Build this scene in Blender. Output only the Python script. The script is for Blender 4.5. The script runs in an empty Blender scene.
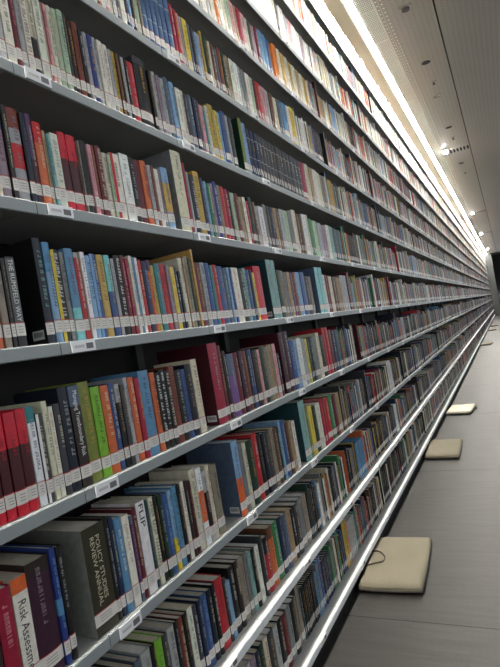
import bpy, math, random
from mathutils import Matrix, Vector
rnd = random.Random(11)
scene = bpy.context.scene
COL = scene.collection

# ------------------------------------------------------------------ camera
FOC = 520.0
ROLL = math.radians(9.7)
P1 = (257.0, 41.0)                       # where the shelves run to, from the picture centre (y up)
dv = Vector((P1[0], P1[1], -FOC)).normalized()
hv = Vector((math.cos(ROLL), math.sin(ROLL), 0))
upv = hv.cross(dv).normalized()
if upv.y < 0: upv.negate()
lv = upv.cross(dv)
R = Matrix((dv, lv, upv))                # camera -> world
RT = R.transposed()
cam = bpy.data.cameras.new('camera')
camo = bpy.data.objects.new('camera', cam)
COL.objects.link(camo)
camo.matrix_world = R.to_4x4()
cam.sensor_fit = 'VERTICAL'; cam.sensor_height = 36.0
cam.lens = 36.0 * FOC / 667.0
cam.clip_start = 0.02; cam.clip_end = 200
scene.camera = camo

def proj(x, y, z):
    c = RT @ Vector((x, y, z))
    w = max(-c.z, 1e-3)
    return 250 + FOC*c.x/w, 333.5 - FOC*c.y/w
def solve_x(px, y, z):                   # where along the shelf a book seen at px stands
    a, b = -0.15, 36.0
    for _ in range(50):
        m = (a+b)/2
        if proj(m, y, z)[0] < px: a = m
        else: b = m
    return a

# ------------------------------------------------------------------ materials
def lin(c):
    return tuple(((v/255.0)/12.92 if v/255.0 <= .04045 else ((v/255.0+.055)/1.055)**2.4) for v in c)
def mat(name, rgb, rough=.5, metal=0., noise=0., scale=20., bump=0., spec=.5, stretch=(1,1,1)):
    m = bpy.data.materials.new(name); m.use_nodes = True
    nt = m.node_tree; b = nt.nodes['Principled BSDF']
    c = lin(rgb)
    b.inputs['Base Color'].default_value = (*c, 1)
    b.inputs['Roughness'].default_value = rough
    b.inputs['Metallic'].default_value = metal
    b.inputs['Specular IOR Level'].default_value = spec
    if noise or bump:
        tc = nt.nodes.new('ShaderNodeTexCoord'); mp = nt.nodes.new('ShaderNodeMapping')
        mp.inputs['Scale'].default_value = stretch
        n = nt.nodes.new('ShaderNodeTexNoise'); n.inputs['Scale'].default_value = scale
        n.inputs['Detail'].default_value = 4
        nt.links.new(tc.outputs['Object'], mp.inputs[0]); nt.links.new(mp.outputs[0], n.inputs['Vector'])
        if noise:
            r = nt.nodes.new('ShaderNodeValToRGB')
            r.color_ramp.elements[0].position = .3; r.color_ramp.elements[1].position = .7
            r.color_ramp.elements[0].color = (*[v*(1-noise) for v in c], 1)
            r.color_ramp.elements[1].color = (*[min(1, v*(1+noise)) for v in c], 1)
            nt.links.new(n.outputs['Fac'], r.inputs[0]); nt.links.new(r.outputs[0], b.inputs['Base Color'])
        if bump:
            bp = nt.nodes.new('ShaderNodeBump'); bp.inputs['Strength'].default_value = bump
            bp.inputs['Distance'].default_value = .002
            nt.links.new(n.outputs['Fac'], bp.inputs['Height']); nt.links.new(bp.outputs[0], b.inputs['Normal'])
    return m
def attr_mat(name, rough=.45, noise=.12):
    m = bpy.data.materials.new(name); m.use_nodes = True
    nt = m.node_tree; b = nt.nodes['Principled BSDF']
    a = nt.nodes.new('ShaderNodeAttribute'); a.attribute_name = 'Col'
    tc = nt.nodes.new('ShaderNodeTexCoord')
    n = nt.nodes.new('ShaderNodeTexNoise'); n.inputs['Scale'].default_value = 60; n.inputs['Detail'].default_value = 5
    mr = nt.nodes.new('ShaderNodeMapRange'); mr.inputs[1].default_value = .3; mr.inputs[2].default_value = .7
    mr.inputs[3].default_value = 1-noise; mr.inputs[4].default_value = 1+noise
    mx = nt.nodes.new('ShaderNodeVectorMath'); mx.operation = 'SCALE'
    nt.links.new(tc.outputs['Object'], n.inputs['Vector']); nt.links.new(n.outputs['Fac'], mr.inputs[0])
    nt.links.new(a.outputs['Color'], mx.inputs[0]); nt.links.new(mr.outputs[0], mx.inputs['Scale'])
    nt.links.new(mx.outputs[0], b.inputs['Base Color'])
    b.inputs['Roughness'].default_value = rough
    return m
def emit(name, rgb, s):
    m = bpy.data.materials.new(name); m.use_nodes = True
    nt = m.node_tree; nt.nodes.clear()
    o = nt.nodes.new('ShaderNodeOutputMaterial'); e = nt.nodes.new('ShaderNodeEmission')
    e.inputs[0].default_value = (*rgb, 1); e.inputs[1].default_value = s
    nt.links.new(e.outputs[0], o.inputs[0]); return m

M = {}
M['book'] = attr_mat('book_cloth_and_card', .42, .14)
M['paper'] = attr_mat('book_page_edges', .85, .10)
M['label'] = attr_mat('call_number_sticker', .35, .03)
M['ink'] = attr_mat('spine_lettering', .5, .03)
M['shelf'] = mat('grey_painted_steel', (172,173,170), .38, 0, .04, 8)
M['lip'] = mat('pale_grey_lip_enamel', (142,149,151), .45)
M['lit_lip'] = mat('lit_lip_enamel', (226,230,230), .5)  # same lip enamel, strip light on the two bottom lips painted in
M['back'] = mat('dark_back_panel', (38,36,34), .7, 0, .1, 5)
M['post'] = mat('dark_steel_post', (60,60,60), .5)
M['plinth'] = mat('black_plinth', (16,16,17), .7)
M['holder'] = mat('clear_white_holder', (232,234,236), .25)
M['white'] = mat('lit_hole_white', (235,235,232), .5)  # light through the ceiling pin holes, put into a flat white
M['dark'] = mat('dark_print', (60,58,58), .6)
M['barcode'] = mat('grey_barcode_print', (104,104,106), .6)
M['midgrey'] = mat('grey_print', (190,188,186), .6)
M['black'] = mat('black_opening', (10,10,10), .8)
M['cushion'] = mat('beige_canvas', (122,115,97), .85, 0, .06, 120, .4)
M['piping'] = mat('beige_piping', (108,101,84), .8, 0, .06, 150)
M['cord'] = mat('dark_cord', (62,52,42), .8)
M['zip'] = mat('dark_zip', (52,48,42), .6)
M['cream'] = mat('cream_canvas', (214,208,190), .85, 0, .05, 120, .3)
M['tube'] = emit('strip_light_diffuser', (1.0, .955, .87), 38)
M['spot'] = emit('spot_lamp_face', (1.0, .97, .92), 55)
M['grille'] = mat('white_louvre', (200,200,194), .45)
M['plenum'] = mat('grey_plenum', (112,112,108), .8)
M['trim'] = mat('white_trim', (190,188,180), .4)
M['fixture'] = mat('pale_grey_fixture', (150,147,140), .5)
M['wall'] = mat('dark_plaster', (70,70,70), .8, 0, .05, 3)
M['farwall'] = mat('black_wall', (14,14,16), .85)
M['pillar'] = mat('grey_end_panel', (74,76,76), .5)

# floor: grey brown vinyl planks
def floor_mat():
    m = bpy.data.materials.new('grey_brown_vinyl'); m.use_nodes = True
    nt = m.node_tree; b = nt.nodes['Principled BSDF']; L = nt.links
    tc = nt.nodes.new('ShaderNodeTexCoord'); mp = nt.nodes.new('ShaderNodeMapping')
    mp.inputs['Scale'].default_value = (12, 1.2, 1)
    n = nt.nodes.new('ShaderNodeTexNoise'); n.inputs['Scale'].default_value = 3; n.inputs['Detail'].default_value = 8
    n2 = nt.nodes.new('ShaderNodeTexNoise'); n2.inputs['Scale'].default_value = 90; n2.inputs['Detail'].default_value = 3
    L.new(tc.outputs['Object'], mp.inputs[0]); L.new(mp.outputs[0], n.inputs['Vector']); L.new(tc.outputs['Object'], n2.inputs['Vector'])
    ad = nt.nodes.new('ShaderNodeMath'); ad.operation = 'ADD'
    mu = nt.nodes.new('ShaderNodeMath'); mu.operation = 'MULTIPLY'; mu.inputs[1].default_value = .45
    L.new(n2.outputs['Fac'], mu.inputs[0]); L.new(n.outputs['Fac'], ad.inputs[0]); L.new(mu.outputs[0], ad.inputs[1])
    r = nt.nodes.new('ShaderNodeValToRGB')
    r.color_ramp.elements[0].position = .45; r.color_ramp.elements[1].position = .98
    r.color_ramp.elements[0].color = (*lin((33,32,30)), 1); r.color_ramp.elements[1].color = (*lin((52,50,47)), 1)
    L.new(ad.outputs[0], r.inputs[0]); L.new(r.outputs[0], b.inputs['Base Color'])
    b.inputs['Roughness'].default_value = .5; b.inputs['Specular IOR Level'].default_value = .38
    bp = nt.nodes.new('ShaderNodeBump'); bp.inputs['Strength'].default_value = .15; bp.inputs['Distance'].default_value = .001
    L.new(n2.outputs['Fac'], bp.inputs['Height']); L.new(bp.outputs[0], b.inputs['Normal'])
    return m
M['floor'] = floor_mat()
# ceiling: perforated metal, the holes are dark
def ceil_mat(name, rgb, pitch, hole):
    m = bpy.data.materials.new(name); m.use_nodes = True
    nt = m.node_tree; b = nt.nodes['Principled BSDF']; L = nt.links
    tc = nt.nodes.new('ShaderNodeTexCoord')
    sc = nt.nodes.new('ShaderNodeVectorMath'); sc.operation = 'SCALE'; sc.inputs['Scale'].default_value = 1/pitch
    fr = nt.nodes.new('ShaderNodeVectorMath'); fr.operation = 'FRACTION'
    su = nt.nodes.new('ShaderNodeVectorMath'); su.operation = 'SUBTRACT'; su.inputs[1].default_value = (.5,.5,0)
    fl = nt.nodes.new('ShaderNodeVectorMath'); fl.operation = 'MULTIPLY'; fl.inputs[1].default_value = (1,1,0)
    ln = nt.nodes.new('ShaderNodeVectorMath'); ln.operation = 'LENGTH'
    lt = nt.nodes.new('ShaderNodeMath'); lt.operation = 'LESS_THAN'; lt.inputs[1].default_value = hole
    L.new(tc.outputs['Object'], sc.inputs[0]); L.new(sc.outputs[0], fr.inputs[0]); L.new(fr.outputs[0], su.inputs[0])
    L.new(su.outputs[0], fl.inputs[0]); L.new(fl.outputs[0], ln.inputs[0]); L.new(ln.outputs['Value'], lt.inputs[0])
    mx = nt.nodes.new('ShaderNodeMix'); mx.data_type = 'RGBA'
    mx.inputs['A'].default_value = (*lin(rgb), 1); mx.inputs['B'].default_value = (*lin([v*.9 for v in rgb]), 1)
    L.new(lt.outputs[0], mx.inputs['Factor']); L.new(mx.outputs['Result'], b.inputs['Base Color'])
    b.inputs['Roughness'].default_value = .5
    return m
M['ceil'] = ceil_mat('perforated_ceiling_metal', (146,142,133), .05, .24)
M['ceil_plain'] = mat('plain_ceiling_metal', (104,98,84), .55, 0, .03, 4)

# ------------------------------------------------------------------ mesh collecting
class MB:
    def __init__(s): s.v = []; s.f = []; s.c = []; s.m = []
    def quad(s, a, b, c, d, col=(1,1,1), mi=0):
        i = len(s.v); s.v += [a, b, c, d]; s.f.append((i, i+1, i+2, i+3)); s.c.append(col); s.m.append(mi)
    def box(s, x0, y0, z0, x1, y1, z1, col=(1,1,1), mi=0):
        i = len(s.v)
        s.v += [(x0,y0,z0),(x1,y0,z0),(x1,y1,z0),(x0,y1,z0),(x0,y0,z1),(x1,y0,z1),(x1,y1,z1),(x0,y1,z1)]
        for q in ((0,3,2,1),(4,5,6,7),(0,1,5,4),(1,2,6,5),(2,3,7,6),(3,0,4,7)):
            s.f.append(tuple(i+k for k in q)); s.c.append(col); s.m.append(mi)
    def prism(s, pts, x0, x1, mi=0):     # (y,z) outline run along x, outline given clockwise seen from +x or not: both sides solid
        i = len(s.v); n = len(pts)
        for x in (x0, x1): s.v += [(x, p[0], p[1]) for p in pts]
        for k in range(n):
            j = (k+1) % n
            s.f.append((i+k, i+j, i+n+j, i+n+k)); s.c.append((1,1,1)); s.m.append(mi)
        s.f.append(tuple(i+k for k in range(n))[::-1]); s.c.append((1,1,1)); s.m.append(mi)
        s.f.append(tuple(i+n+k for k in range(n))); s.c.append((1,1,1)); s.m.append(mi)
    def disc(s, cx, cy, z0, z1, r, n=20, mi=0, ry=None):
        ry = ry or r; i = len(s.v)
        for z in (z0, z1):
            s.v += [(cx+r*math.cos(2*math.pi*k/n), cy+ry*math.sin(2*math.pi*k/n), z) for k in range(n)]
        for k in range(n):
            j = (k+1) % n
            s.f.append((i+k, i+j, i+n+j, i+n+k)); s.c.append((1,1,1)); s.m.append(mi)
        s.f.append(tuple(i+k for k in range(n))[::-1]); s.c.append((1,1,1)); s.m.append(mi)
        s.f.append(tuple(i+n+k for k in range(n))); s.c.append((1,1,1)); s.m.append(mi)
    def build(s, name, mats, parent=None, off=(0,0,0), smooth=False, color=False):
        if not isinstance(mats, (list, tuple)): mats = [mats]
        me = bpy.data.meshes.new(name)
        vs = s.v if off == (0,0,0) else [(a-off[0], b-off[1], c-off[2]) for a, b, c in s.v]
        me.from_pydata(vs, [], s.f)
        for m in mats: me.materials.append(m)
        if len(mats) > 1: me.polygons.foreach_set('material_index', s.m)
        if color:
            at = me.color_attributes.new('Col', 'FLOAT_COLOR', 'CORNER')
            buf = []
            for f, c in zip(s.f, s.c):
                buf.extend((c[0], c[1], c[2], 1.0) * len(f))
            at.data.foreach_set('color', buf)
        if smooth: me.polygons.foreach_set('use_smooth', [True]*len(s.f))
        me.update()
        o = bpy.data.objects.new(name, me); COL.objects.link(o)
        o.location = off
        if parent is not None: o.parent = parent
        return o
def empty(name, loc, rz=0):
    o = bpy.data.objects.new(name, None); COL.objects.link(o); o.location = loc; o.rotation_euler = (0, 0, rz)
    o.empty_display_size = .05; return o
def tag(o, label=None, cat=None, group=None, kind=None):
    if label: o['label'] = label
    if cat: o['category'] = cat
    if group: o['group'] = group
    if kind: o['kind'] = kind
    return o

# ------------------------------------------------------------------ geometry of the place (camera at the origin, 1.4 m above the floor)
D = .93                                 # shelf front
FLOOR = -1.397; CEIL = 2.75
XS, XE = -1.2, 38.0
BAY0, BAY = .88, .672
ROWS = ['G','F','E','D','C','B','A','Z','Y','X','W','V']
ZR = dict(G=-1.291, F=-.970, E=-.625, D=-.285, C=.061, B=.393, A=.724, Z=1.044, Y=1.373, X=1.698, W=2.019, V=2.34)
ORD = ['zeroth','first','second','third','fourth','fifth','sixth','seventh','eighth','ninth','tenth','eleventh','twelfth','thirteenth',
 'fourteenth','fifteenth','sixteenth','seventeenth','eighteenth','nineteenth','twentieth']
def ordinal(n):
    if n <= 20: return ORD[n]
    tens = {2:'twent',3:'thirt',4:'fort',5:'fift',6:'sixt',7:'sevent',8:'eight',9:'ninet'}
    if n > 99: return '%dth' % n
    a, b = divmod(n, 10)
    return tens[a]+'ieth' if b == 0 else tens[a]+'y-'+ORD[b]
def lipY(r): return {'G': .903, 'F': .917}.get(r, D)
def bookY(r): return .955 if r in 'GF' else D+.012

# ------------------------------------------------------------------ the room
b = MB(); b.box(-6, -2.6, FLOOR-.05, 46, 1.4, FLOOR); tag(b.build('floor', M['floor']), kind='structure')
b = MB()
for xj in (-4.38, -2.14, .1, 2.34, 4.58, 6.82, 9.06, 11.3, 13.54, 15.78, 18.02): b.box(xj, -2.6, FLOOR, xj+.004, 1.0, FLOOR+.0006)
tag(b.build('trim_2', M['plinth']), kind='structure')
b = MB(); b.box(-6, 1.36, FLOOR, 46, 1.45, CEIL+.25); tag(b.build('wall_left', M['wall']), kind='structure')
b = MB(); b.box(-6, -2.7, FLOOR, 46, -2.6, FLOOR+1.05); tag(b.build('wall_right', M['wall']), kind='structure')
b = MB(); b.box(44, -2.6, FLOOR, 44.1, 1.36, CEIL+.25); tag(b.build('wall_far', M['farwall']), kind='structure')
# ceiling: plain band over the shelves | light | louvre | perforated panel | joint | perforated panel
b = MB()
b.box(-6, .885, CEIL, 38.3, 1.36, CEIL+.03, mi=1)
b.box(-6, .195, CEIL, 38.3, .665, CEIL+.03)
b.box(-6, -2.6, CEIL, 38.3, .180, CEIL+.03)
b.box(-6, .17, CEIL+.05, 38.3, .205, CEIL+.06, mi=2)
b.box(-6, .66, CEIL+.09, 38.3, .89, CEIL+.11, mi=3)
b.box(-6, -2.6, CEIL+.20, 46, 1.36, CEIL+.25, mi=2)
tag(b.build('ceiling', [M['ceil'], M['ceil_plain'], M['black'], M['plenum']]), kind='structure')
# lines of the light edge trim
b = MB(); b.box(-6, .872, CEIL-.006, 38.3, .888, CEIL+.05); b.box(-6, .655, CEIL-.008, 38.3, .668, CEIL+.05); b.box(-6, .620, CEIL-.003, 38.3, .624, CEIL)
tag(b.build('trim_1', M['trim']), kind='structure')

# strip light
sl = empty('strip_light', (16, .84, CEIL))
b = MB()
x = -6.0
while x < 38.2:
    b.box(x, .812, CEIL-.001, x+.998, .868, CEIL+.05); x += 1.0
b.build('diffuser', M['tube'], sl, off=(16, .84, CEIL)).location = (0,0,0)
b = MB(); b.box(-6, .806, CEIL+.052, 38.3, .870, CEIL+.058); b.box(-6, .806, CEIL-.004, 38.3, .811, CEIL+.0485)
b.build('housing', M['trim'], sl, off=(16, .84, CEIL)).location = (0,0,0)
tag(sl, 'long continuous glowing strip light in the ceiling along the top of the bookshelves', 'light')

# louvre grille beside the light
gr = empty('louvre_grille', (16, .735, CEIL))
b = MB()
for k in range(9):
    y = .670 + k*.0155
    b.box(-6, y, CEIL-.002, 38.3, y+.0035, CEIL+.006)
b.box(-6, .668, CEIL+.075, 38.3, .805, CEIL+.08, mi=1)
x = 2.0
while x < 16:
    b.box(x, .668, CEIL+.001, x+.004, .80, CEIL+.006); x += .03
b.build('slats', [M['grille'], M['plenum']], gr, off=(16, .735, CEIL)).location = (0,0,0)
b = MB(); x = -5.6
while x < 38:
    b.box(x, .668, CEIL-.006, x+.016, .8, CEIL-.0025); x += .62
b.build('joint_strip', M['trim'], gr, off=(16, .735, CEIL)).location = (0,0,0)
tag(gr, 'white slatted louvre grille running beside the bright strip light in the ceiling', 'grille')

# pin holes along the louvre, light from above painted as rows of white discs
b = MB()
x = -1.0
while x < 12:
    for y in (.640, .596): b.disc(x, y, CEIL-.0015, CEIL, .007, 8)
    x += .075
tag(b.build('lit_hole_dots', M['white']), kind='structure')

# lamps and air vents
LX = [(-5.9, None), (2.15, None), (10.28, 'nearest bright lamp by the slotted air vent in the ceiling'), (18.5, 'second bright lamp along the ceiling, beyond the slotted vent'),
      (25.1, 'third small bright lamp along the ceiling towards the far end'), (33.8, 'farthest bright lamp on the ceiling above the aisle end')]
for i, (x, lab) in enumerate(LX):
    t = empty('ceiling_lamp', (x, .60, CEIL))
    b = MB(); b.box(-.10, -.05, -.035, .10, .05, 0); b.build('lamp_housing', M['trim'], t)
    b = MB(); b.box(-.09, -.042, -.045, .09, .042, -.0352); b.build('lamp_lens', M['spot'], t)
    tag(t, lab or ('ceiling lamp overhead at the near end of the aisle' if i == 1 else 'ceiling lamp behind the viewer'), 'lamp', 'bright lamps in a line on the ceiling')
VX = [(10.5, 'dark slotted air vent beside the nearest bright ceiling lamp'), (18.75, 'slotted air vent beside the second bright lamp on the ceiling'), (25.3, 'slotted air vent beside the third lamp, far down the ceiling')]
for x, lab in VX:
    t = empty('air_vent', (x, .37, CEIL))
    b = MB(); b.box(-.17, -.17, -.004, .17, .17, 0); b.build('vent_plate', M['fixture'], t)
    b = MB()
    for k in range(6): b.disc(0, -.145+k*.058, -.0062, -.0042, .14, 20, ry=.019)
    b.build('vent_slots', M['black'], t)
    tag(t, lab, 'vent', 'air vents across the ceiling panel')
for x, lab in ((6.42, 'nearest dark round downlight in the perforated ceiling'), (9.03, 'middle dark round downlight, just before the slotted air vent'), (11.59, 'farthest dark round downlight, just beyond the slotted air vent')):
    t = empty('downlight', (x, .415, CEIL))
    b = MB(); b.disc(0, 0, -.005, 0, .062, 28); b.build('rim', M['fixture'], t)
    b = MB(); b.disc(0, 0, -.0065, -.0052, .05, 28); b.build('recess', M['black'], t)
    tag(t, lab, 'downlight', 'round downlights in the ceiling')
for x, lab in ((7.05, 'small sprinkler head just beyond the nearest dark downlight'), (9.66, 'small sprinkler head next to the slotted vent on the ceiling'), (12.5, 'small sprinkler head far along the ceiling beyond the vent')):
    t = empty('sprinkler', (x, .405, CEIL))
    b = MB(); b.disc(0, 0, -.006, 0.0005, .036, 16); b.build('rose', M['fixture'], t)
    b = MB(); b.disc(0, 0, -.03, -.0055, .009, 10); b.disc(0, 0, -.034, -.03, .018, 12); b.build('sprinkler_head', M['dark'], t)
    tag(t, lab, 'sprinkler', 'sprinkler heads on the ceiling')
for x, r_, lab in ((5.13, .06, 'domed smoke detector in the ceiling at the top of the picture'), (7.55, .055, 'flat pale disc detector between the first two downlights')):
    t = empty('smoke_detector', (x, .425, CEIL))
    b = MB(); b.disc(0, 0, -.012, 0, r_, 26); b.build('base', M['fixture'], t)
    b = MB(); b.disc(0, 0, -.03, -.012, r_*.6, 22); b.build('sensor_dome', M['dark'] if x < 6 else M['fixture'], t)
    tag(t, lab, 'smoke detector', 'detectors on the ceiling')

# grey end panel of the aisle and a small far light
b = MB(); b.box(0, 0, 0, .25, .30, CEIL-FLOOR-.0)
b = MB(); b.box(38.05, .55, FLOOR, 38.3, 1.36, CEIL+.0); tag(b.build('trim_4', M['pillar']), kind='structure')
t = empty('wall_lamp', (43.98, .35, -.18))
b = MB(); b.box(-.02, -.12, -.08, 0, .12, .08); b.build('backplate', M['trim'], t)
b = MB(); b.box(-.06, -.09, -.06, -.0202, .09, .06); b.build('lamp_lens', M['spot'], t)
tag(t, 'tiny bright lamp on the dark wall at the far end', 'lamp')

# ------------------------------------------------------------------ the bookcase
bc = empty('bookcase', (0, D, FLOOR))
tag(bc, 'very long twelve-tier grey metal library bookcase filling the left wall', 'bookcase')
OFF = (0, D, FLOOR)
def part(b, name, m, parent=bc, off=OFF):
    o = b.build(name, m, parent, off=off); o.location = (0,0,0); return o
nb0 = int((XS-BAY0)/BAY)-1; nb1 = int((XE-BAY0)/BAY)
b = MB(); b.box(XS-.3, 1.27, FLOOR+.02, XE, 1.29, ZR['V']+.10); part(b, 'back_panel', M['back'])
b = MB(); b.box(XS-.3, .935, FLOOR+.0, XE, 1.25, -1.33); part(b, 'plinth', M['plinth'])
b = MB()
for k in range(nb0, nb1+1):
    x = BAY0+k*BAY; b.box(x-.02, 1.245, FLOOR+.0, x+.02, 1.27, ZR['V']+.1)
part(b, 'posts', M['post'])
holders_far = MB(); nh = 0
shelf_parts = {}
for r in ROWS:
    z = ZR[r]; y = lipY(r); s = MB()
    for k in range(nb0, nb1+1):
        x0 = BAY0+k*BAY+.0012; x1 = x0+BAY-.0024
        if r in 'GF':
            s.prism([(y+.014, z+.0005), (y+.003, z-.001), (y, z-.005), (y, z-.031), (y+.004, z-.031), (y+.014, z-.008)], x0, x1, 1)
            s.box(x0, y+.014, z-.014, x1, 1.24, z)
        else:
            s.prism([(y+.004, z), (y+.0012, z-.0008), (y, z-.003), (y, z-.029), (y+.003, z-.031), (y+.006, z-.029), (y+.006, z-.002)], x0, x1, 1)
            s.box(x0, y+.006, z-.016, x1, 1.24, z-.0005)
    so = part(s, 'shelf', [M['shelf'], M['lit_lip'] if r in 'GF' else M['lip']])
    shelf_parts[r] = so
def holder(r, x, mb):
    z = ZR[r]; y = lipY(r)-.001
    w, h0, h1 = .078, -.029, -.001
    if r in 'GF': h0, h1 = -.023, -.002; y -= .001
    mb.box(x, y-.0045, z+h0, x+w, y-.0005, z+h1)
    mb.quad((x+.008, y-.0048, z+h0+.010), (x+.040, y-.0048, z+h0+.010), (x+.040, y-.0048, z+h0+.017), (x+.008, y-.0048, z+h0+.017), mi=2)
    mb.quad((x+.046, y-.0048, z+h0+.006), (x+.070, y-.0048, z+h0+.006), (x+.070, y-.0048, z+h0+.020), (x+.046, y-.0048, z+h0+.020), mi=1)
cand = []
for r in ROWS:
    for k in range(nb0, nb1):
        x = BAY0+k*BAY+.03
        if r in 'GF': x = BAY0+k*BAY+.40
        px, py = proj(x, lipY(r), ZR[r])
        cand.append((x if (-20 < px < 500 and -20 < py < 690 and x > .3) else 1000+abs(x), r, x))
cand.sort()
for i, (_, r, x) in enumerate(cand):
    if i < 96:
        m_ = MB(); holder(r, x, m_)
        part(m_, 'label_holder', [M['holder'], M['barcode'], M['midgrey']], shelf_parts[r])['label'] = 'white label holder clipped on the shelf lip'
    else: holder(r, x, holders_far)
o = part(holders_far, 'label_holders', [M['holder'], M['barcode'], M['midgrey']]); o['kind'] = 'stuff'

# ------------------------------------------------------------------ book palette
PAL = {
 'black':(26,25,27),'dark brown':(48,36,32),'brown':(104,66,46),'rust brown':(132,62,44),'tan':(176,146,104),'cream':(222,214,184),
 'ivory':(232,228,212),'white':(238,238,234),'silver grey':(172,174,174),'grey':(126,128,128),'charcoal':(62,64,68),'slate blue':(84,100,124),
 'navy blue':(28,44,78),'dark navy':(20,30,46),'blue':(50,84,146),'royal blue':(36,58,136),'light blue':(128,172,214),'sky blue':(88,146,188),
 'teal':(48,132,140),'dark teal':(28,68,74),'pale teal':(132,178,172),'green':(52,132,78),'dark green':(28,58,42),'bright green':(122,196,40),
 'olive green':(126,140,52),'pale green':(176,200,164),'yellow':(232,204,60),'mustard':(200,164,64),'gold':(214,170,82),'orange':(226,104,52),
 'bright orange':(238,120,40),'red':(204,36,44),'bright red':(224,22,46),'maroon':(112,26,40),'dark maroon':(72,20,32),'crimson':(176,20,56),
 'magenta':(170,18,56),'pink':(226,150,160),'purple':(88,58,100),'violet':(128,82,158),'plum':(66,30,52),'mauve':(158,134,150),'aqua':(130,208,208),
 'taupe':(146,134,116)}
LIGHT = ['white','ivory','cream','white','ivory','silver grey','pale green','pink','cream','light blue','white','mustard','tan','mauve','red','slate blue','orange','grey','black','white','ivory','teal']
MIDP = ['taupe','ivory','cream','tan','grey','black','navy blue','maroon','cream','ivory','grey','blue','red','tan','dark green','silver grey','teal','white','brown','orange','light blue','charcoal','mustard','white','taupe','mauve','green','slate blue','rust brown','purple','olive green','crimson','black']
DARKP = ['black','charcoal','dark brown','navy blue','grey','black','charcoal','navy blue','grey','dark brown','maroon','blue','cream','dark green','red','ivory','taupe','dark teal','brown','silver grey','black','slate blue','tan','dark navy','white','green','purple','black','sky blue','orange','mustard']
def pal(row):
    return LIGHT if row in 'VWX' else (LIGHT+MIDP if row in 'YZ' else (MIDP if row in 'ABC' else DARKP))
def jit(c, a=.08):
    c = tuple(v*.86+.14*(sum(c)/3) for v in c)
    k = 1+rnd.uniform(-a, a); return tuple(min(1, max(.004, v*k*(1+rnd.uniform(-a, a)*.5))) for v in lin(c))
DARKSET = ('black','dark brown','brown','rust brown','charcoal','navy blue','dark navy','blue','royal blue','dark teal','dark green','red','bright red','maroon','dark maroon','crimson','magenta','purple','plum','green','teal','slate blue','violet','olive green')

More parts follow.
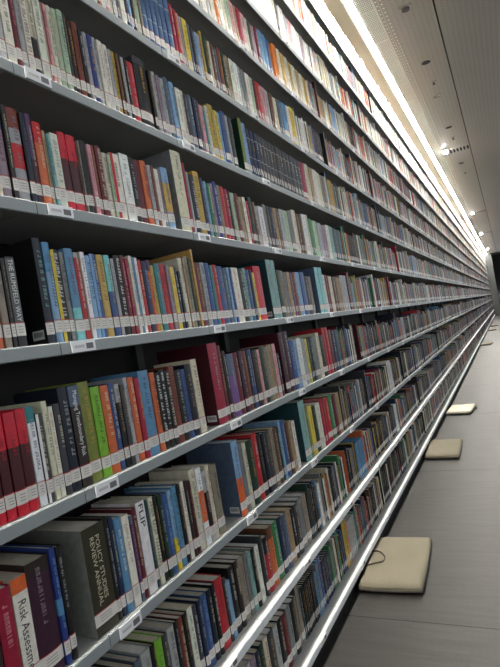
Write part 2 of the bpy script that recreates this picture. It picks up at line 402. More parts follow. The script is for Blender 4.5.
# near books as read from the photograph: (pixel of the spine's left foot, colour, height in cm, options)
def S(x, c, h=None, **k): return (x, c, h, k)
T = dict(top='bright red', mid='dark maroon')
CAT = {
'D': [S(-8,'bright red',21.4,tome=1),S(2,'bright red',21.4,tome=1),S(10,'bright red',21.4,tome=1),S(20.5,'bright red',21.4,tome=1),S(32.5,'bright red',21.6,tome=1),
 S(42.5,'white',21.5,topc=('teal',.16)),S(50.5,'charcoal',19.6,stripe='white'),S(57.5,'cream',22,ink='navy blue'),S(63.5,'ivory',20.5,ink='red'),
 S(68.5,'charcoal',20.8),S(75,'dark navy',24.2,ink='silver grey'),S(84.5,'dark brown',24,topc=('slate blue',.2),text='Managing Transboundary Risk',tcol='white',tspan=(.30,.95)),
 S(95,'olive green',24.4,ink='mustard'),S(106,'bright green',22.6,ink='dark green'),S(115,'orange',22.4,ink='cream'),S(123.5,'blue',22.6),S(128.5,'black',22,topc=('silver grey',.22)),
 S(133.5,'charcoal',21.5),S(138,'silver grey',23.2,slim=1),S(142,'orange',23,ink='cream'),S(148,'crimson',22.4),S(153,'sky blue',24,ink='navy blue'),S(163,'orange',23),
 S(168,'black',22.6,ink='white',dense=1),S(172,'black',23.2,ink='white',dense=1),S(177,'black',22.6,ink='cream',dense=1),S(181.5,'rust brown',23.6,ink='black'),S(187,'black',22,ink='silver grey',dense=1),S(192.5,'blue',21.8,ink='navy blue'),
 S(197,'dark navy',23,dep=.22),S(203,'cream',24.2,ink='brown'),(209,None,0,{}),S(221,'magenta',28.4,cover='dark maroon',barcode=1,dep=.22),S(230,'maroon',27.2),S(233.8,'dark brown',25),
 S(237,'violet',23.4,topc=('slate blue',.35)),S(244,'maroon',23.4),S(248.5,'plum',23.6),S(252.5,'rust brown',23.4),S(256,'navy blue',23.2),S(258.5,'blue',23.4),S(261.5,'dark brown',22.8),S(266,'pink',22.6,slim=1),
 S(268.5,'dark green',23.4),S(273,'taupe',23),S(277,'tan',23.4),S(280.5,'pink',23.6),S(283.5,'charcoal',19),(286,None,0,{}),S(289,'plum',28,cover='dark maroon'),S(297.5,'blue',23.4),S(301,'light blue',23),S(304,'white',23.6),S(308,'silver grey',23),
 S(312,'yellow',22.6,slim=1),S(314,'dark green',22.4),S(319,'grey',22.8),S(323,'cream',24.4),S(326,'black',22.6),S(330,'red',26.4),S(335,'maroon',24.6),S(338,'navy blue',24),S(343,'teal',23.6)],
'C': [S(-6,'orange',20,topc=('silver grey',.3)),S(7.5,'taupe',20.8,ink='slate blue'),S(15,'black',19.4,ink='tan'),S(19.5,'black',19.8,text='THE RUMSFELD WAY',tcol='white',tspan=(.28,.97),panel='charcoal'),(29,None,0,{}),
 S(50.5,'dark navy',24.8,ink='pale teal',cover='black',barcode=1,dep=.22),S(59,'light blue',24,topc=('sky blue',.3)),S(66.5,'black',22.4,stripe='yellow',ink='white',dense=1),S(74.5,'grey',22),
 S(79.5,'sky blue',23,botc=('aqua',.35)),S(88.5,'red',22.2,topc=('silver grey',.06),ink='white'),S(94,'white',22.4),S(98.5,'light blue',21.6),S(104,'blue',22.2,stripe='light blue'),S(110.5,'gold',22.2,ink='brown'),
 S(117.5,'blue',22.2,topc=('aqua',.45)),S(123.5,'silver grey',21.4),S(127,'black',22.4,ink='white',dense=1),S(133.5,'maroon',22.6,ink='pink'),S(138,'crimson',21.8),S(141,'ivory',22.6,slim=1),S(144,'sky blue',22.4,slim=1),S(146.5,'white',22.2),
 S(149.5,'red',21.6,ink='cream'),S(153.5,'navy blue',21.4,ink='light blue'),S(158.5,'orange',21.8,topc=('purple',.15)),S(162,'mustard',20.4),S(165.5,'teal',21),S(171,'red',21,ink='maroon'),S(176.5,'mauve',20.6),
 S(180,'yellow',20.2,ink='orange'),S(184,'navy blue',20.4,ink='white'),S(187.5,'black',19),S(190,'cream',23.6),S(194,'tan',23.8,slim=1),S(196,'taupe',24.4),S(200,'dark green',24),S(203,'gold',27,slim=1,dep=.2),
 S(205,'maroon',22.6),S(211,'silver grey',22.8,ink='navy blue',dense=1),S(215.5,'blue',22.8,ink='light blue'),S(220,'teal',22),S(223,'red',22.4,ink='cream'),S(227,'blue',22),S(232.5,'slate blue',21.4),
 S(236,'light blue',21.8,slim=1),S(238,'royal blue',21.4),S(241,'ivory',22,ink='red',dense=1),S(247,'black',21.6,ink='white',dense=1),S(252,'pale teal',22.2),S(255,'blue',21.6),S(258.5,'navy blue',21.8),S(260.5,'yellow',20.6,slim=1),
 S(262.5,'bright red',23.6),(269.5,None,0,{}),S(276,'pale teal',27.2,cover='dark teal',barcode=1,dep=.2),S(284.5,'dark green',22.8),S(288,'taupe',22.6),S(291,'grey',22),S(294,'tan',22.2),S(297,'purple',22),S(300,'rust brown',22.4),S(303,'light blue',22.6),
 S(307,'blue',22.8),S(311,'dark navy',21),S(315,'taupe',20.8),(317.5,None,0,{}),S(322,'aqua',26.6,cover='slate blue'),S(329,'ivory',22.6,slim=1),S(331,'maroon',22.4),S(335,'cream',22),S(338,'brown',21.6),S(342,'tan',21.6),S(346,'silver grey',23.4),S(352,'black',23)],
'B': [S(-8,'cream',19.5),S(6,'mauve',20,topc=('slate blue',.2),ink='maroon'),S(16,'dark brown',22),S(21.5,'silver grey',22,topc=('rust brown',.22),mid=('red',.35,.62)),S(34,'dark navy',21.6,ink='slate blue'),
 S(40,'plum',22,topc=('purple',.5)),S(46,'orange',20.6,topc=('red',.25),ink='cream'),S(55,'tan',19.2),S(58.5,'pale teal',18.6,stripe='teal'),S(63,'ivory',19.4,ink='grey'),S(71,'bright red',20.4,tome=1),S(79,'bright red',20.4,tome=1),
 S(88.5,'taupe',19.6,stripe='dark brown'),S(91.5,'black',20.2,ink='dark green'),S(98.5,'pink',19.6,ink='maroon'),S(102.5,'rust brown',19.8),S(107,'maroon',20.2,ink='cream',dense=1),S(113,'cream',18.8),S(118,'pale green',18.6),
 S(121,'ivory',19.6,stripe='red',ink='black'),S(130,'white',20.4,ink='grey'),S(139,'black',20.2),S(145,'maroon',20.2,ink='charcoal'),S(151,'orange',20.6),S(157,'silver grey',19.8),S(161,'rust brown',20),S(164,'ivory',19.4,ink='pink'),
 S(168,'grey',20),S(171,'light blue',20.8,mid=('gold',.28,.75)),(178,None,0,{}),S(184,'cream',28.6,cover='grey',dep=.21),S(194,'crimson',25.6,slim=1),S(197,'silver grey',22.6,slim=1),S(199,'dark navy',22),S(204,'mustard',24,topc=('gold',.08)),
 S(210,'navy blue',22.4),S(213,'light blue',21.4),S(216,'green',21),S(219,'mauve',21.4),S(222,'royal blue',22.6),S(226,'taupe',21.8),S(229,'red',21.8),S(233,'crimson',21.4),S(236.5,'black',21.2),S(239,'pale green',20.8),S(243,'maroon',21),S(246.5,'tan',20.2),
 S(250,'ivory',20.6),S(253,'red',19.4),S(256,'dark green',21.4),S(259.5,'brown',20),S(262.5,'silver grey',18.6),S(265,'white',19,),S(270,'grey',20.6),S(273,'dark brown',20.4),S(276.5,'navy blue',20.4),S(280,'tan',20.8),S(283,'brown',21),
 S(286,'silver grey',21.4),S(290,'pale green',21.6),S(295,'grey',22),S(299,'cream',23.6),S(303,'brown',22.4),S(308,'white',23.2),S(312,'cream',23.8),S(315,'green',22.2),S(319,'pale green',22),S(323,'silver grey',21.6),S(327,'mauve',21),S(331,'ivory',22),
 S(334,'pale teal',22),S(338,'dark teal',21.6),S(346,'rust brown',21.4)],
'A': [S(-8,'slate blue',23),S(-1,'teal',24,slim=1),S(2,'silver grey',23.6),S(10,'ivory',23.4),S(20,'maroon',23.2,ink='pink'),S(26,'silver grey',23),S(32,'ivory',23,ink='maroon',dense=1),S(38.5,'cream',23,mid=('black',.05,.45)),S(46,'ivory',23.4),
 S(54,'pink',21.4,stripe='rust brown'),S(59,'cream',21.6),S(64,'pale green',21.8,ink='pink'),S(70,'pale green',22.4),S(76.5,'charcoal',22.6,slim=1),S(79.5,'dark brown',21),S(84,'rust brown',21.6,ink='black'),S(90,'black',20.4),
 S(94,'silver grey',20.4,ink='slate blue'),S(98.5,'royal blue',20.6),S(104,'silver grey',20.8),S(108,'ivory',20.6),S(113,'ivory',20.4),S(118,'silver grey',19.8),S(122,'mustard',20),S(126,'brown',20),S(129,'black',20.2,slim=1),S(131,'silver grey',19.8),
 S(134,'black',19.6),S(137,'red',19.8,ink='pink'),S(144,'black',23.2,ink='gold',barcode=0,topc=('charcoal',.1)),(156.5,None,0,{}),S(159,'dark brown',21.4),S(162,'silver grey',21.6),S(166,'mauve',21.2),S(169.5,'silver grey',21),S(174,'slate blue',22.4),
 S(179,'light blue',21.8),S(184,'ivory',20.8),S(189,'cream',21),S(193,'charcoal',20.6),S(197,'slate blue',21.4),S(201.5,'navy blue',21.2),S(205,'purple',21.2),S(208,'pink',20),S(211,'teal',18.4),S(214,'cream',21.2),S(217,'mustard',22.8),S(222.5,'yellow',21.6),
 S(226,'light blue',21.6),S(229,'blue',23),S(234,'silver grey',22.6),S(237,'charcoal',22.2),(240.5,None,0,{}),S(247,'olive green',25.2,slim=1,cover='dark green'),S(250.5,'light blue',24.2)]
 + [S(254.5+i*3.45,'navy blue' if i < 3 else 'charcoal',22.6,journal=1) for i in range(15)] + [S(306.5,'magenta',23),S(311,'cream',23.6),S(315,'tan',22.8),S(318,'ivory',23),S(322,'cream',22.6),S(326,'taupe',22.6),S(330,'ivory',23)],
'Z': [S(90,'silver grey',21),S(95,'ivory',21),S(99,'rust brown',21),S(103,'ivory',21.4,ink='maroon'),S(108,'pink',21),S(112,'cream',21),S(116,'silver grey',21.4),S(120,'slate blue',21),S(124,'ivory',22.6),S(129,'navy blue',22),S(133,'light blue',21.6),
 S(136,'black',20.6),S(140,'pale green',23.4),S(145.5,'taupe',23.8,slim=1)]+[S(148+i*5.1,'steel blue',23.4,journal=2) for i in range(6)]+[S(178.6,'crimson',22.8),S(182.5,'red',22,ink='yellow'),S(186,'pink',21.6,slim=1),S(188,'silver grey',21),S(190.5,'yellow',21.4),
 S(195.5,'slate blue',20.8),S(199,'charcoal',20),S(202,'light blue',19.6),S(205,'silver grey',20),S(208.5,'mustard',22.4,slim=1),S(211,'dark green',22),S(216,'cream',20.8,slim=1),S(218.5,'brown',20.4),S(222,'slate blue',20),S(225,'rust brown',21.4),S(229,'dark green',20.6),S(232.5,'tan',20.8),
 S(236,'ivory',20.8),S(240,'white',20.6),S(244,'silver grey',20.6),S(248,'grey',20.6),S(252,'ivory',20.6),S(256,'pale green',20.4),S(260,'maroon',20.4),S(263,'red',20.8),S(267,'pink',20.4),S(271,'silver grey',20.4),S(275,'brown',20.4),S(279,'cream',20),S(283,'slate blue',20.6),
 S(287,'sky blue',21),S(292,'ivory',21.4),S(295,'yellow',22.4),S(299,'cream',21.6)],
'Y': [S(186,'silver grey',21),S(190,'ivory',21),S(195,'white',21),S(200,'grey',21),S(204,'ivory',21.4),S(209,'silver grey',21),S(214,'cream',21),S(219,'bright orange',21.6),S(223,'ivory',21.4),S(227,'cream',21.4),S(231,'pale green',21.6),S(236,'pink',20.6),S(240,'tan',20.4),S(243,'crimson',21),S(247,'pink',20.6),S(251,'pale green',20),S(254,'charcoal',20.4),
 S(258,'mauve',20),S(261,'maroon',20.6),S(264,'sky blue',21.4),S(268,'sky blue',21.4),S(272,'blue',21),(276,None,0,{}),S(278.5,'bright orange',22.4),S(283,'cream',22),S(286,'gold',21.6),S(290,'cream',21.8),S(293.5,'mustard',21.4),S(297,'cream',21.6),S(301,'tan',21.4),S(304.5,'cream',21.2),S(308,'mustard',21.2),S(311.5,'cream',21.2)],
'X': [S(246,'ivory',23),S(252,'white',22.6),S(258,'ivory',22.6),S(263,'white',22),S(267,'ivory',22.4),S(271,'white',22.8),S(276,'ivory',22.4),S(280,'charcoal',21.8),S(283.5,'white',22),S(288,'silver grey',21),S(292,'pink',20.6),S(296,'white',20.4),S(300,'ivory',20),S(304,'mauve',20.4),S(308,'white',20),S(312,'ivory',20.2)],
'E': [S(-6,'dark brown',23,dep=.17),S(14,'crimson',22.6,ink='pink',botc=('gold',.22)),S(30,'ivory',23,topc=('orange',.13),text='Risk Assessment',tcol='charcoal',tspan=(.12,.80),serif=1,dep=.17),
 S(45.5,'plum',24.2,topc=('dark brown',.13),ink='mauve',dep=.19),S(68.5,'royal blue',25,mid=('sky blue',.42,.56),ink='light blue',dep=.2),S(74.5,'black',24.6,ink='silver grey',dep=.2),(80.5,None,0,{}),
 S(99,'olive drab',24.8,cover='greypage',text='POLICY STUDIES\nREVIEW ANNUAL',tcol='cream',tspan=(.26,.90),dep=.24),S(121,'black',25,ink='silver grey',dep=.2),S(125.5,'navy blue',24.4,dep=.2),S(130,'sky blue',23.4,ink='white'),
 S(136.5,'ivory',23,ink='tan'),S(143.5,'slate blue',22.2,mid=('purple',.2,.9)),S(146.5,'maroon',23.4,ink='cream'),S(151,'white',24.2,text='FLIP',tcol='black',tspan=(.72,.97)),S(159.5,'dark teal',23.4),S(163,'cream',23.8,ink='black',dense=1),
 S(167.5,'black',23.4),S(171.5,'dark green',23),S(175.5,'blue',22.6,ink='light blue'),S(180.5,'light blue',22.8,botc=('yellow',.4)),S(184.5,'sky blue',23.2),S(189.5,'black',22.8),S(193,'ivory',23.2),S(196.5,'dark brown',22.6),S(199.5,'dark maroon',22),
 S(203,'cream',25),S(208.5,'white',24.4,mid=('orange',.3,.7)),S(213.5,'silver grey',22.6,mid=('black',.1,.7)),S(218,'cream',23.6),S(222,'taupe',22.6),(228.5,None,0,{}),
 S(243.5,'light blue',26.6,cover='slate blue',botc=('orange',.5),barcode=1,dep=.2),S(249.5,'grey',24.6),S(253.5,'cream',24),S(257,'dark green',24),S(263,'red',25.4),S(267.5,'black',24,ink='grey'),S(271.5,'dark navy',23.6),S(275,'charcoal',23.6),S(279,'taupe',24),S(282.5,'brown',23.2),
 S(286,'dark green',22.6,slim=1),S(288,'light blue',24.6,slim=1),S(290,'blue',24.4),S(294,'brown',22.4),S(297,'tan',22.4),S(299.5,'ivory',21.6),(302.5,None,0,{}),S(308,'pale teal',28.2,cover='dark teal',dep=.2),S(313.5,'olive green',24.2,slim=1),S(316,'yellow',24),S(319.5,'dark green',22.6),
 S(323,'ivory',23),S(327,'crimson',23.6),S(332,'red',23),S(335.5,'green',23.4),S(339,'maroon',22.4),S(342,'tan',22.4),S(345.5,'charcoal',22.6)],
'F': [S(104,'silver grey',22),S(114,'taupe',21.4),S(122,'black',21.6),S(130,'dark brown',21.8),S(137,'black',21.4),S(144,'charcoal',21.4),S(150.5,'slate blue',21.6),S(156.5,'silver grey',22,ink='grey'),S(165.5,'black',21.8),S(169,'bright green',21.8,ink='green'),
 S(176.5,'charcoal',21.4),S(181,'silver grey',22),S(187.5,'black',22),S(191,'rust brown',22),S(195.5,'black',21.8),S(200,'ivory',22),S(205,'charcoal',21.2),S(209.5,'navy blue',21.6,ink='silver grey'),S(213.5,'blue',21.8,ink='light blue'),S(219,'dark navy',21.6),
 S(223.5,'black',22),S(227,'red',22.2,ink='maroon'),S(234,'charcoal',20.6),S(236.5,'light blue',18.6),S(240,'black',22),S(245,'dark brown',22.2),S(249,'taupe',22),S(254,'grey',22),S(257.5,'pale teal',21),S(261,'black',21),S(264,'ivory',20.8),(267.5,None,0,{}),
 S(269.5,'charcoal',22.6),S(272,'red',20.6,topc=('black',.3)),S(277,'orange',22.6,topc=('brown',.2)),S(282,'green',22.4),S(287,'navy blue',22.6),S(291,'slate blue',22),S(295,'tan',22.4),S(299,'black',21),S(302,'charcoal',21.6),S(306,'grey',22),S(310,'taupe',22),S(314,'black',22)],
'G': [S(240,'taupe',20),S(252,'silver grey',20.5),S(262,'mauve',20.5),S(266,'navy blue',20.6),S(270,'dark green',21),S(274,'cream',21),S(278,'charcoal',21),S(283,'silver grey',20.6),S(287,'black',21),S(291,'maroon',20.6),S(295,'grey',21),S(299,'black',21),S(303,'taupe',21)],
}
PAL['olive drab'] = (58,54,38)
PAL['steel blue'] = (74,112,160)
PAL['greypage'] = (146,148,140)

def make_book_spec(row, x0, x1, cname, h, opt, rng=rnd):
    h = h/100.0
    sp = dict(row=row, x=(x0+x1)/2, t=max(.006, x1-x0-.0013), c=cname, h=h, opt=opt)
    sp['dep'] = opt.get('dep', min(.22, max(.13, h*rng.uniform(.62, .76))))
    sp['setb'] = rng.uniform(0, .004)
    sp['rgb'] = jit(PAL[cname])
    return sp

books = []
BIG = {}
for r in ROWS:
    ybk = bookY(r); z = ZR[r]
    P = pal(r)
    x = XS
    cat = CAT.get(r)
    def fill(x, xend):
        """random run of books between x and xend, with a gap at the end of most bays"""
        while x < xend-.012:
            k = math.floor((x-BAY0+.06)/BAY+1e-4); bayend = BAY0-.06+(k+1)*BAY
            gap = rnd.choice((0, .0, .015, .03, .05, .09)) if bayend < xend else 0
            lim = min(bayend-gap, xend)
            first = True; run = None; hb = rnd.uniform(20.5, 23)
            while x < lim-.012:
                if run and run[2] > 0:
                    c, t, _, h = run; run = (c, t, run[2]-1, h)
                else:
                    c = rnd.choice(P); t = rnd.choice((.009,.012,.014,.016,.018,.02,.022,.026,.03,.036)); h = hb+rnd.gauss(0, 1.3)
                    if rnd.random() < .05: run = (c, rnd.uniform(.012,.02), rnd.randint(3, 9), h)
                opt = {}
                if first and rnd.random() < .75:
                    h = rnd.uniform(24.5, 28); opt['cover'] = rnd.choice(('dark maroon','dark teal','black','dark navy','charcoal','maroon','dark green'))
                first = False
                h = max(17, min(28.2, h))
                t = min(t, lim-x)
                books.append(make_book_spec(r, x, x+t, c, h, opt)); x += t+rnd.choice((0,0,0,.0005,.001))
            x = max(lim, min(bayend, xend))+1e-5
            if lim >= xend: break
        return x
    if cat:
        xs = [solve_x(e[0], ybk, z) for e in cat]
        fill(XS, xs[0])
        for i, e in enumerate(cat):
            if e[1] is None: continue
            if i+1 < len(cat): xe = xs[i+1]
            else: xe = xs[i] + .02
            if xe-xs[i] < .004: continue
            w = xe-xs[i]
            n = 1 if w < .078 else 2
            for q in range(n):
                books.append(make_book_spec(r, xs[i]+w*q/n, xs[i]+w*(q+1)/n, e[1], e[2], dict(e[3])))
        fill(xs[-1]+.02, XE)
    else: fill(XS, XE)

# which books show largest
def clip_area(sp):
    y = bookY(sp['row']); z = ZR[sp['row']]; t = sp['t']/2
    pts = [proj(sp['x']+a, y, z+b_) for a, b_ in ((-t, 0), (t, 0), (t, sp['h']), (-t, sp['h']))]
    if sp['x'] < .05: return 0
    poly = pts
    for ax, lo, hi in ((0, 0, 500), (1, 0, 667)):
        for side, sgn in ((lo, 1), (hi, -1)):
            out = []
            for i in range(len(poly)):
                p, q = poly[i], poly[(i+1) % len(poly)]
                pi, qi = sgn*(p[ax]-side) >= 0, sgn*(q[ax]-side) >= 0
                if pi: out.append(p)
                if pi != qi:
                    k = (side-p[ax])/(q[ax]-p[ax]); out.append((p[0]+k*(q[0]-p[0]), p[1]+k*(q[1]-p[1])))
            poly = out
            if not poly: return 0
    a = 0
    for i in range(len(poly)):
        p, q = poly[i], poly[(i+1) % len(poly)]; a += p[0]*q[1]-q[0]*p[1]
    return abs(a)/2
for sp in books: sp['area'] = clip_area(sp)
order = sorted([sp for sp in books if sp['area'] > 25], key=lambda s: -s['area'])[:300]
near = set(id(s) for s in order)
for r in ROWS:
    vis = sorted([s for s in books if s['row'] == r and s['area'] > 8], key=lambda s: s['x'])
    for i, s in enumerate(vis):
        s['ord'] = i+1; s['nb'] = vis[i+1] if i+1 < len(vis) else None

# ------------------------------------------------------------------ book building
def profile(t, bulge, n):
    """front outline of the spine from left to right, (x, y)"""
    pts = []
    for k in range(n):
        a = -1+2*k/(n-1)
        pts.append((a*t/2, -bulge*(1-a*a)+.0))
    return pts
def bands(sp):
    """[(z0, z1, rgb)] up the spine"""
    o = sp['opt']; h = sp['h']; c = sp['rgb']; out = [(0, h, c)]
    def cut(a, b_, col):
        nonlocal out; res = []
        for z0, z1, cc in out:
            if z1 <= a or z0 >= b_: res.append((z0, z1, cc)); continue
            if z0 < a: res.append((z0, a, cc))
            if z1 > b_: res.append((b_, z1, cc))
        res.append((a, b_, col)); out = sorted(res)
    if o.get('tome'): cut(.052, h*.66, lin((74,22,28))); 
    if 'topc' in o: cut(h*(1-o['topc'][1]), h, lin(PAL[o['topc'][0]]))
    if 'botc' in o: cut(0, h*o['botc'][1], lin(PAL[o['botc'][0]]))
    if 'mid' in o: cut(h*o['mid'][1], h*o['mid'][2], lin(PAL[o['mid'][0]]))
    if o.get('journal'): cut(h*.80, h*.815, lin(PAL['silver grey'])); cut(h*.40, h*.412, lin(PAL['silver grey']))
    if o.get('panel'): cut(h*.26, h*.98, lin((92,94,94)))
    return out
def add_cover(b, sp, ox, oy, oz, n=7):
    t, h, d = sp['t'], sp['h'], sp['dep']
    hard = sp['c'] not in ('white','ivory','yellow','pink') and t > .014
    w = .0024 if hard else .0007
    bulge = min(.004, t*.16) if hard else .0008
    if sp['opt'].get('text'): bulge = .0012
    fr = profile(t, bulge, n); y0 = bulge
    fr[0] = (fr[0][0]+min(.0008, t*.05), fr[0][1]); fr[-1] = (fr[-1][0]-min(.0008, t*.05), fr[-1][1])
    outer = [(-t/2, d)] + [(x, y+y0) for x, y in fr] + [(t/2, d)]
    inner = [(-t/2+w, d)] + [(max(-t/2+w, min(t/2-w, x)), y+y0+w) for x, y in fr] + [(t/2-w, d)]
    bs = bands(sp); zs = [bs[0][0]] + [q[1] for q in bs]
    N = len(outer); base = len(b.v)
    for z in zs:
        b.v += [(ox+x, oy+y, oz+z) for x, y in outer]
        b.v += [(ox+x, oy+y, oz+z) for x, y in inner]
    cov = sp['opt'].get('cover'); covc = lin(PAL[cov]) if cov else None
    st = sp['opt'].get('stripe'); stc = lin(PAL[st]) if st else None
    for i in range(len(zs)-1):
        a = base+i*2*N; c_ = a+2*N; col = bs[i][2]
        for k in range(N-1):
            cc = col
            if covc and k == 0: cc = covc
            if stc and k in (1, 2) and i == len(zs)-2: cc = stc
            b.f.append((a+k, a+k+1, c_+k+1, c_+k)); b.c.append(cc); b.m.append(0)
            b.f.append((a+N+k+1, a+N+k, c_+N+k, c_+N+k+1)); b.c.append(col); b.m.append(0)
        b.f.append((a+N, a, c_, c_+N)); b.c.append(col); b.m.append(0)
        b.f.append((a+N-1, a+2*N-1, c_+2*N-1, c_+N-1)); b.c.append(col); b.m.append(0)
    top = base+(len(zs)-1)*2*N
    for k in range(N-1):
        b.f.append((top+k, top+k+1, top+N+k+1, top+N+k)); b.c.append(bs[-1][2]); b.m.append(0)
        b.f.append((base+k+1, base+k, base+N+k, base+N+k+1)); b.c.append(bs[0][2]); b.m.append(0)
    return w, bulge, hard
PAGEC = [lin((226,220,204)), lin((214,204,180)), lin((232,230,222)), lin((196,188,170))]
def add_pages(b, sp, ox, oy, oz, w, bulge, hard, mi=0):
    t, h, d = sp['t'], sp['h'], sp['dep']; m = .003 if hard else .0004
    col = PAGEC[int(sp['x']*977) % 4]
    b.box(ox-t/2+w, oy+bulge+w+.0005, oz+m, ox+t/2-w, oy+d-m, oz+h-m, col, mi)
def add_label(b, sp, ox, oy, oz, bulge, n=5, mi=0, marks=True):
    t = sp['t']; fr = profile(t, bulge, n)
    dz = ((sp['x']*613.7) % 1-.5)*.004; z0, z1 = .022+dz, .050+dz
    def strip(za, zb, col, e, s=1.0):
        for k in range(n-1):
            x0, y0 = fr[k]; x1, y1 = fr[k+1]
            b.quad((ox+x0*s, oy+y0+bulge-e, oz+za), (ox+x1*s, oy+y1+bulge-e, oz+za), (ox+x1*s, oy+y1+bulge-e, oz+zb), (ox+x0*s, oy+y0+bulge-e, oz+zb), col, mi)
    strip(z0, z1, (.78,.74,.68), .0004)
    if sp['row'] in 'ABCDEZ': strip(z1+.0005, z1+.0022, lin((190,50,44)), .0005)
    if marks:
        y = -.0004-.0004
        for k in range(3):
            zz = z1-.007-k*.006
            b.quad((ox-t*.28, oy+y+bulge*.06, oz+zz-.0018), (ox+t*.22, oy+y+bulge*.06, oz+zz-.0018), (ox+t*.22, oy+y+bulge*.06, oz+zz), (ox-t*.28, oy+y+bulge*.06, oz+zz), (.36,.34,.32), mi)
def ink_for(sp):
    if sp['opt'].get('tome'): return lin((120,20,30))
    if 'ink' in sp['opt']: return lin(PAL[sp['opt']['ink']])
    q = (hash(sp['c'])*0 + int(sp['x']*7919)) % 5
    if sp['c'] in DARKSET: return lin(PAL[['cream','silver grey','gold','white','tan'][q]])
    return lin(PAL[['black','navy blue','maroon','charcoal','dark green'][q]])
def add_lettering(b, sp, ox, oy, oz, bulge, mi=0, coarse=False):
    """rows of small strokes down the spine, as illegible lettering"""
    t, h = sp['t'], sp['h']; col = tuple(.62*a_+.38*b_ for a_, b_ in zip(ink_for(sp), sp['rgb']))
    rg = random.Random(int(sp['x']*1e5)+ROWS.index(sp['row']))
    wdt = t*(.62 if sp['opt'].get('dense') else rg.uniform(.28, .42)); wdt = min(wdt, .011)
    z = h*rg.uniform(.86, .95); zend = h*rg.uniform(.30, .52)
    if sp['opt'].get('dense'): z = h*.96; zend = .06
    if sp['opt'].get('tome') or sp['opt'].get('journal'): z = h*.78; zend = h*.58; wdt = t*.3
    cx = rg.uniform(-.06, .06)*t; e = -.0007
    e += bulge*(wdt/t)**2*0
    def q(z0, z1, x0, x1):
        b.quad((ox+x0, oy+e, oz+z0), (ox+x1, oy+e, oz+z0), (ox+x1, oy+e, oz+z1), (ox+x0, oy+e, oz+z1), col, mi)
    if coarse:
        if z-zend > .02: q(zend, z, cx-wdt*.28, cx+wdt*.28)
        return
    while z > zend:
        L = rg.uniform(.45, .8)*wdt; L = max(.0022, min(L, .007))
        kind = rg.random()
        if kind < .5:
            q(z-L, z-L*.62, cx-wdt/2, cx+wdt/2); q(z-L*.4, z, cx-wdt/2, cx+wdt/2); q(z-L*.62, z-L*.4, cx+wdt*.1, cx+wdt*.4)
        elif kind < .8: q(z-L, z, cx-wdt/2, cx-wdt*.1); q(z-L, z-L*.6, cx-wdt*.1, cx+wdt/2)
        else: q(z-L*.7, z-L*.3, cx-wdt/2, cx+wdt/2)
        z -= L*1.35
        if rg.random() < .2: z -= L*1.1
def text_mesh(txt, col, length, width, serif):
    cu = bpy.data.curves.new('lettering', 'FONT'); cu.body = txt; cu.align_x = 'LEFT'; cu.resolution_u = 2
    cu.space_line = .95
    o = bpy.data.objects.new('lettering', cu); COL.objects.link(o)
    bpy.context.view_layer.update()
    me = bpy.data.meshes.new_from_object(o.evaluated_get(bpy.context.evaluated_depsgraph_get()))
    bpy.data.objects.remove(o)
    xs = [v.co.x for v in me.vertices]; ys = [v.co.y for v in me.vertices]
    x0, x1, y0, y1 = min(xs), max(xs), min(ys), max(ys)
    for v in me.vertices:
        a = (v.co.x-x0)/(x1-x0)*length; c_ = ((v.co.y-y0)/(y1-y0)-.5)*width
        v.co = (c_, 0, -a)
    me.materials.clear(); me.materials.append(M['ink'])
    at = me.color_attributes.new('Col', 'FLOAT_COLOR', 'CORNER')
    at.data.foreach_set('color', list((*col, 1.0))*len(me.loops))
    return me

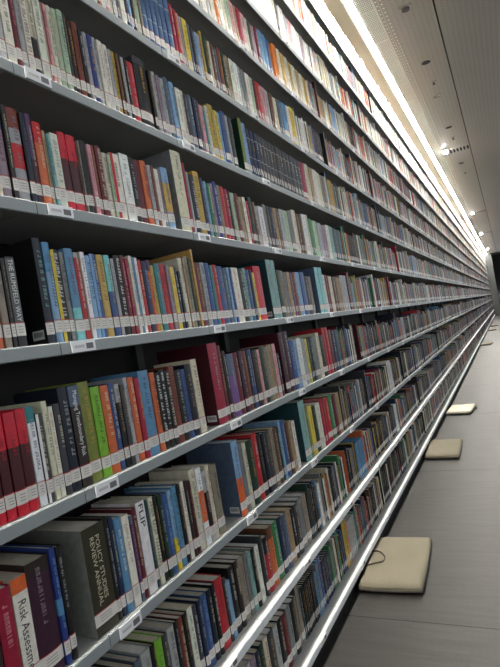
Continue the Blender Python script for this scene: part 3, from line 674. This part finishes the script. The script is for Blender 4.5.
def word_size(sp):
    t, h = sp['t'], sp['h']
    if h > .252: return 'tall'
    if t < .012: return 'thin'
    if t < .018: return 'slim'
    if t > .03: return 'thick'
    return 'short' if h < .195 else 'medium'
stuff = MB()
cname = {'olive drab': 'dark olive', 'greypage': 'grey'}
for sp in books:
    r = sp['row']; y = bookY(r)+sp['setb']; z = ZR[r]+.0006
    if id(sp) in near:
        root = empty('book', (sp['x'], y, z))
        k = ROWS.index(r)+1
        c = cname.get(sp['c'], sp['c']); nb = sp['nb']; nbc = cname.get(nb['c'], nb['c']) if nb else None
        lab = '%s %s book%s, %s from left, %s shelf from floor' % (word_size(sp), c, (' left of %s one' % nbc) if nb else '', ordinal(sp['ord']), ORD[k])
        if sp['opt'].get('text'):
            lab = '%s %s book with title %s, %s shelf from floor' % (word_size(sp), c, sp['opt']['text'].replace('\n', ' '), ORD[k])
            lab = ' '.join(lab.split())
        tag(root, lab, 'book', 'library books on the %s shelf from the floor' % ORD[k])
        b = MB(); w, bu, hard = add_cover(b, sp, 0, 0, 0); b.build('cover', M['book'], root, color=True)
        b = MB(); add_pages(b, sp, 0, 0, 0, w, bu, hard); b.build('page_block', M['paper'], root, color=True)
        b = MB(); add_label(b, sp, 0, 0, 0, bu); b.build('call_number_label', M['label'], root, color=True)
        if sp['opt'].get('text'):
            a0, a1 = sp['opt']['tspan']; L = sp['h']*(a1-a0)
            wd = sp['t']*(.62 if '\n' in sp['opt']['text'] else .5)
            me = text_mesh(sp['opt']['text'], lin(PAL[sp['opt']['tcol']]), L, min(wd, .03), sp['opt'].get('serif'))
            o = bpy.data.objects.new('title_lettering', me); COL.objects.link(o); o.parent = root
            o.location = (0, -.0006, sp['h']*a1)
        else:
            b = MB(); add_lettering(b, sp, 0, 0, 0, bu)
            if b.f: b.build('title_lettering', M['ink'], root, color=True)
        if sp['opt'].get('barcode'):
            b = MB(); xx = -sp['t']/2-.0006
            b.quad((xx, .050, .012), (xx, .012, .012), (xx, .012, .034), (xx, .050, .034), (.75,.75,.73))
            for q in range(9):
                ya = .016+q*.0034; b.quad((xx-.0002, ya+.0018, .018), (xx-.0002, ya, .018), (xx-.0002, ya, .030), (xx-.0002, ya+.0018, .030), (.05,.05,.05))
            b.build('barcode_sticker', M['label'], root, color=True)
    else:
        X = sp['x']
        if X < 5.5:
            w, bu, hard = add_cover(stuff, sp, X, y, z, 5)
            add_pages(stuff, sp, X, y, z, w, bu, hard, 1)
            add_label(stuff, sp, X, y, z, bu, 3, 2, X < 3)
            add_lettering(stuff, sp, X, y, z, bu, 3, X > 4)
        else:
            t, h, d = sp['t'], sp['h'], sp['dep']
            stuff.box(X-t/2, y, z, X+t/2, y+d, z+h, sp['rgb'], 0)
            stuff.c[-5] = PAGEC[0]
            stuff.quad((X-t/2, y-.0006, z+.022), (X+t/2, y-.0006, z+.022), (X+t/2, y-.0006, z+.050), (X-t/2, y-.0006, z+.050), (.78,.74,.68), 2)
            if X < 16: add_lettering(stuff, sp, X, y-.0002, z, 0, 3, True)
so = stuff.build('library_books', [M['book'], M['paper'], M['label'], M['ink']], color=True)
tag(so, 'thousands of upright library books filling the shelves away into the distance', 'books', kind='stuff')

# ------------------------------------------------------------------ floor cushions
def cushion(loc, rz, sx, sy, th, mat_, label, handle, name='floor_cushion', skew=0.):
    t = empty(name, loc, rz)
    N, b = 18, MB()
    def surf(sgn):
        i0 = len(b.v)
        for i in range(N+1):
            for j in range(N+1):
                u, v = -1+2*i/N, -1+2*j/N
                # squircle outline with soft corners
                uu = u*(1-.035*v*v*v*v); vv = v*(1-.035*u*u*u*u)
                e = max(abs(u), abs(v)); prof = (1-e**7)**.5
                wob = .0022*math.sin(5.1*u+2*v)+.0018*math.sin(7*v-3*u)
                zz = th/2 + sgn*(th/2-.013+.013*prof) + (wob*prof if sgn > 0 else 0)
                b.v.append((uu*sx/2+skew*vv*sy/2, vv*sy/2, zz))
        for i in range(N):
            for j in range(N):
                a = i0+i*(N+1)+j; q = (a, a+N+1, a+N+2, a+1)
                b.f.append(q if sgn > 0 else q[::-1]); b.c.append((1,1,1)); b.m.append(0)
        return i0
    a = surf(1); c = surf(-1)
    rim = [(i, 0) for i in range(N)]+[(N, j) for j in range(N)]+[(i, N) for i in range(N, 0, -1)]+[(0, j) for j in range(N, 0, -1)]
    for k in range(len(rim)):
        p, q = rim[k], rim[(k+1) % len(rim)]
        ia, ib = p[0]*(N+1)+p[1], q[0]*(N+1)+q[1]
        b.f.append((c+ia, c+ib, a+ib, a+ia)); b.c.append((1,1,1)); b.m.append(0)
    b.build('pad', mat_, t, smooth=True)
    def tube(pts, r, name, m, closed=False):
        cu = bpy.data.curves.new(name, 'CURVE'); cu.dimensions = '3D'; cu.bevel_depth = r; cu.bevel_resolution = 2
        s = cu.splines.new('POLY'); s.points.add(len(pts)-1); s.use_cyclic_u = closed
        for p, q in zip(s.points, pts): p.co = (*q, 1)
        o = bpy.data.objects.new(name, cu); COL.objects.link(o); bpy.context.view_layer.update()
        me = bpy.data.meshes.new_from_object(o.evaluated_get(bpy.context.evaluated_depsgraph_get()))
        bpy.data.objects.remove(o); me.materials.clear(); me.materials.append(m)
        o = bpy.data.objects.new(name, me); COL.objects.link(o); o.parent = t; return o
    def rimpts(zf, grow):
        out = []
        for (i, j) in rim:
            u, v = -1+2*i/N, -1+2*j/N
            uu = u*(1-.035*v**4)*grow; vv = v*(1-.035*u**4)*grow
            out.append((uu*sx/2+skew*vv*sy/2, vv*sy/2, zf))
        return out
    tube(rimpts(th*.66, .992), .0035, 'piping', M['piping'], True)
    tube(rimpts(th*.34, .999), .0045, 'zip', M['zip'], True)
    hx, hy, hr, kind = handle
    pts = []
    for k in range(15):
        a_ = math.pi*k/14
        if kind == 'top': pts.append((hx+math.cos(a_)*.085, hy-math.sin(a_)*hr, th+.004+.006*math.sin(a_*3)))
        else: pts.append((hx+math.cos(a_)*.045, hy-math.sin(a_)*hr, th*.6-.004*math.sin(a_)))
    tube(pts, .0045, 'handle', M['cord'] if kind == 'top' else M['piping'])
    tag(t, label, 'cushion', 'seat cushions on the floor along the bookcase')
    return t
cushion((2.85, .764, FLOOR), math.radians(3), .60, .325, .052, M['cushion'], 'large beige square seat cushion nearest the viewer, cord handle on top', (-.02, .148, .085, 'top'))
cushion((5.21, .762, FLOOR), math.radians(2), .60, .305, .048, M['cushion'], 'beige seat cushion in the middle, second from the viewer along the aisle', (.22, -.148, .02, 'side'), skew=.12)
cushion((7.08, .745, FLOOR), math.radians(-5), .46, .30, .05, M['cream'], 'pale cream seat cushion with a side loop, third from the viewer', (.0, -.145, .05, 'side'))
cushion((16.6, .76, FLOOR), math.radians(-3), .6, .31, .05, M['cushion'], 'fourth seat cushion from the viewer, far down the aisle', (0, -.15, .03, 'side'))
cushion((23.0, .74, FLOOR), math.radians(-2), .6, .31, .05, M['cushion'], 'fifth seat cushion from the viewer, a sliver far away', (0, -.15, .03, 'side'))
cushion((26.0, .74, FLOOR), math.radians(2), .6, .31, .05, M['cushion'], 'farthest seat cushion, near the dark end of the aisle', (0, -.15, .03, 'side'))

# ------------------------------------------------------------------ light
w = bpy.data.worlds.new('world'); scene.world = w; w.use_nodes = True
w.node_tree.nodes['Background'].inputs[0].default_value = (.90, .95, 1.0, 1)
w.node_tree.nodes['Background'].inputs[1].default_value = .19
scene.view_settings.view_transform = 'Standard'
scene.view_settings.look = 'None'
scene.view_settings.gamma = 1.0
scene.view_settings.use_curve_mapping = False
scene.view_settings.exposure = 2.4
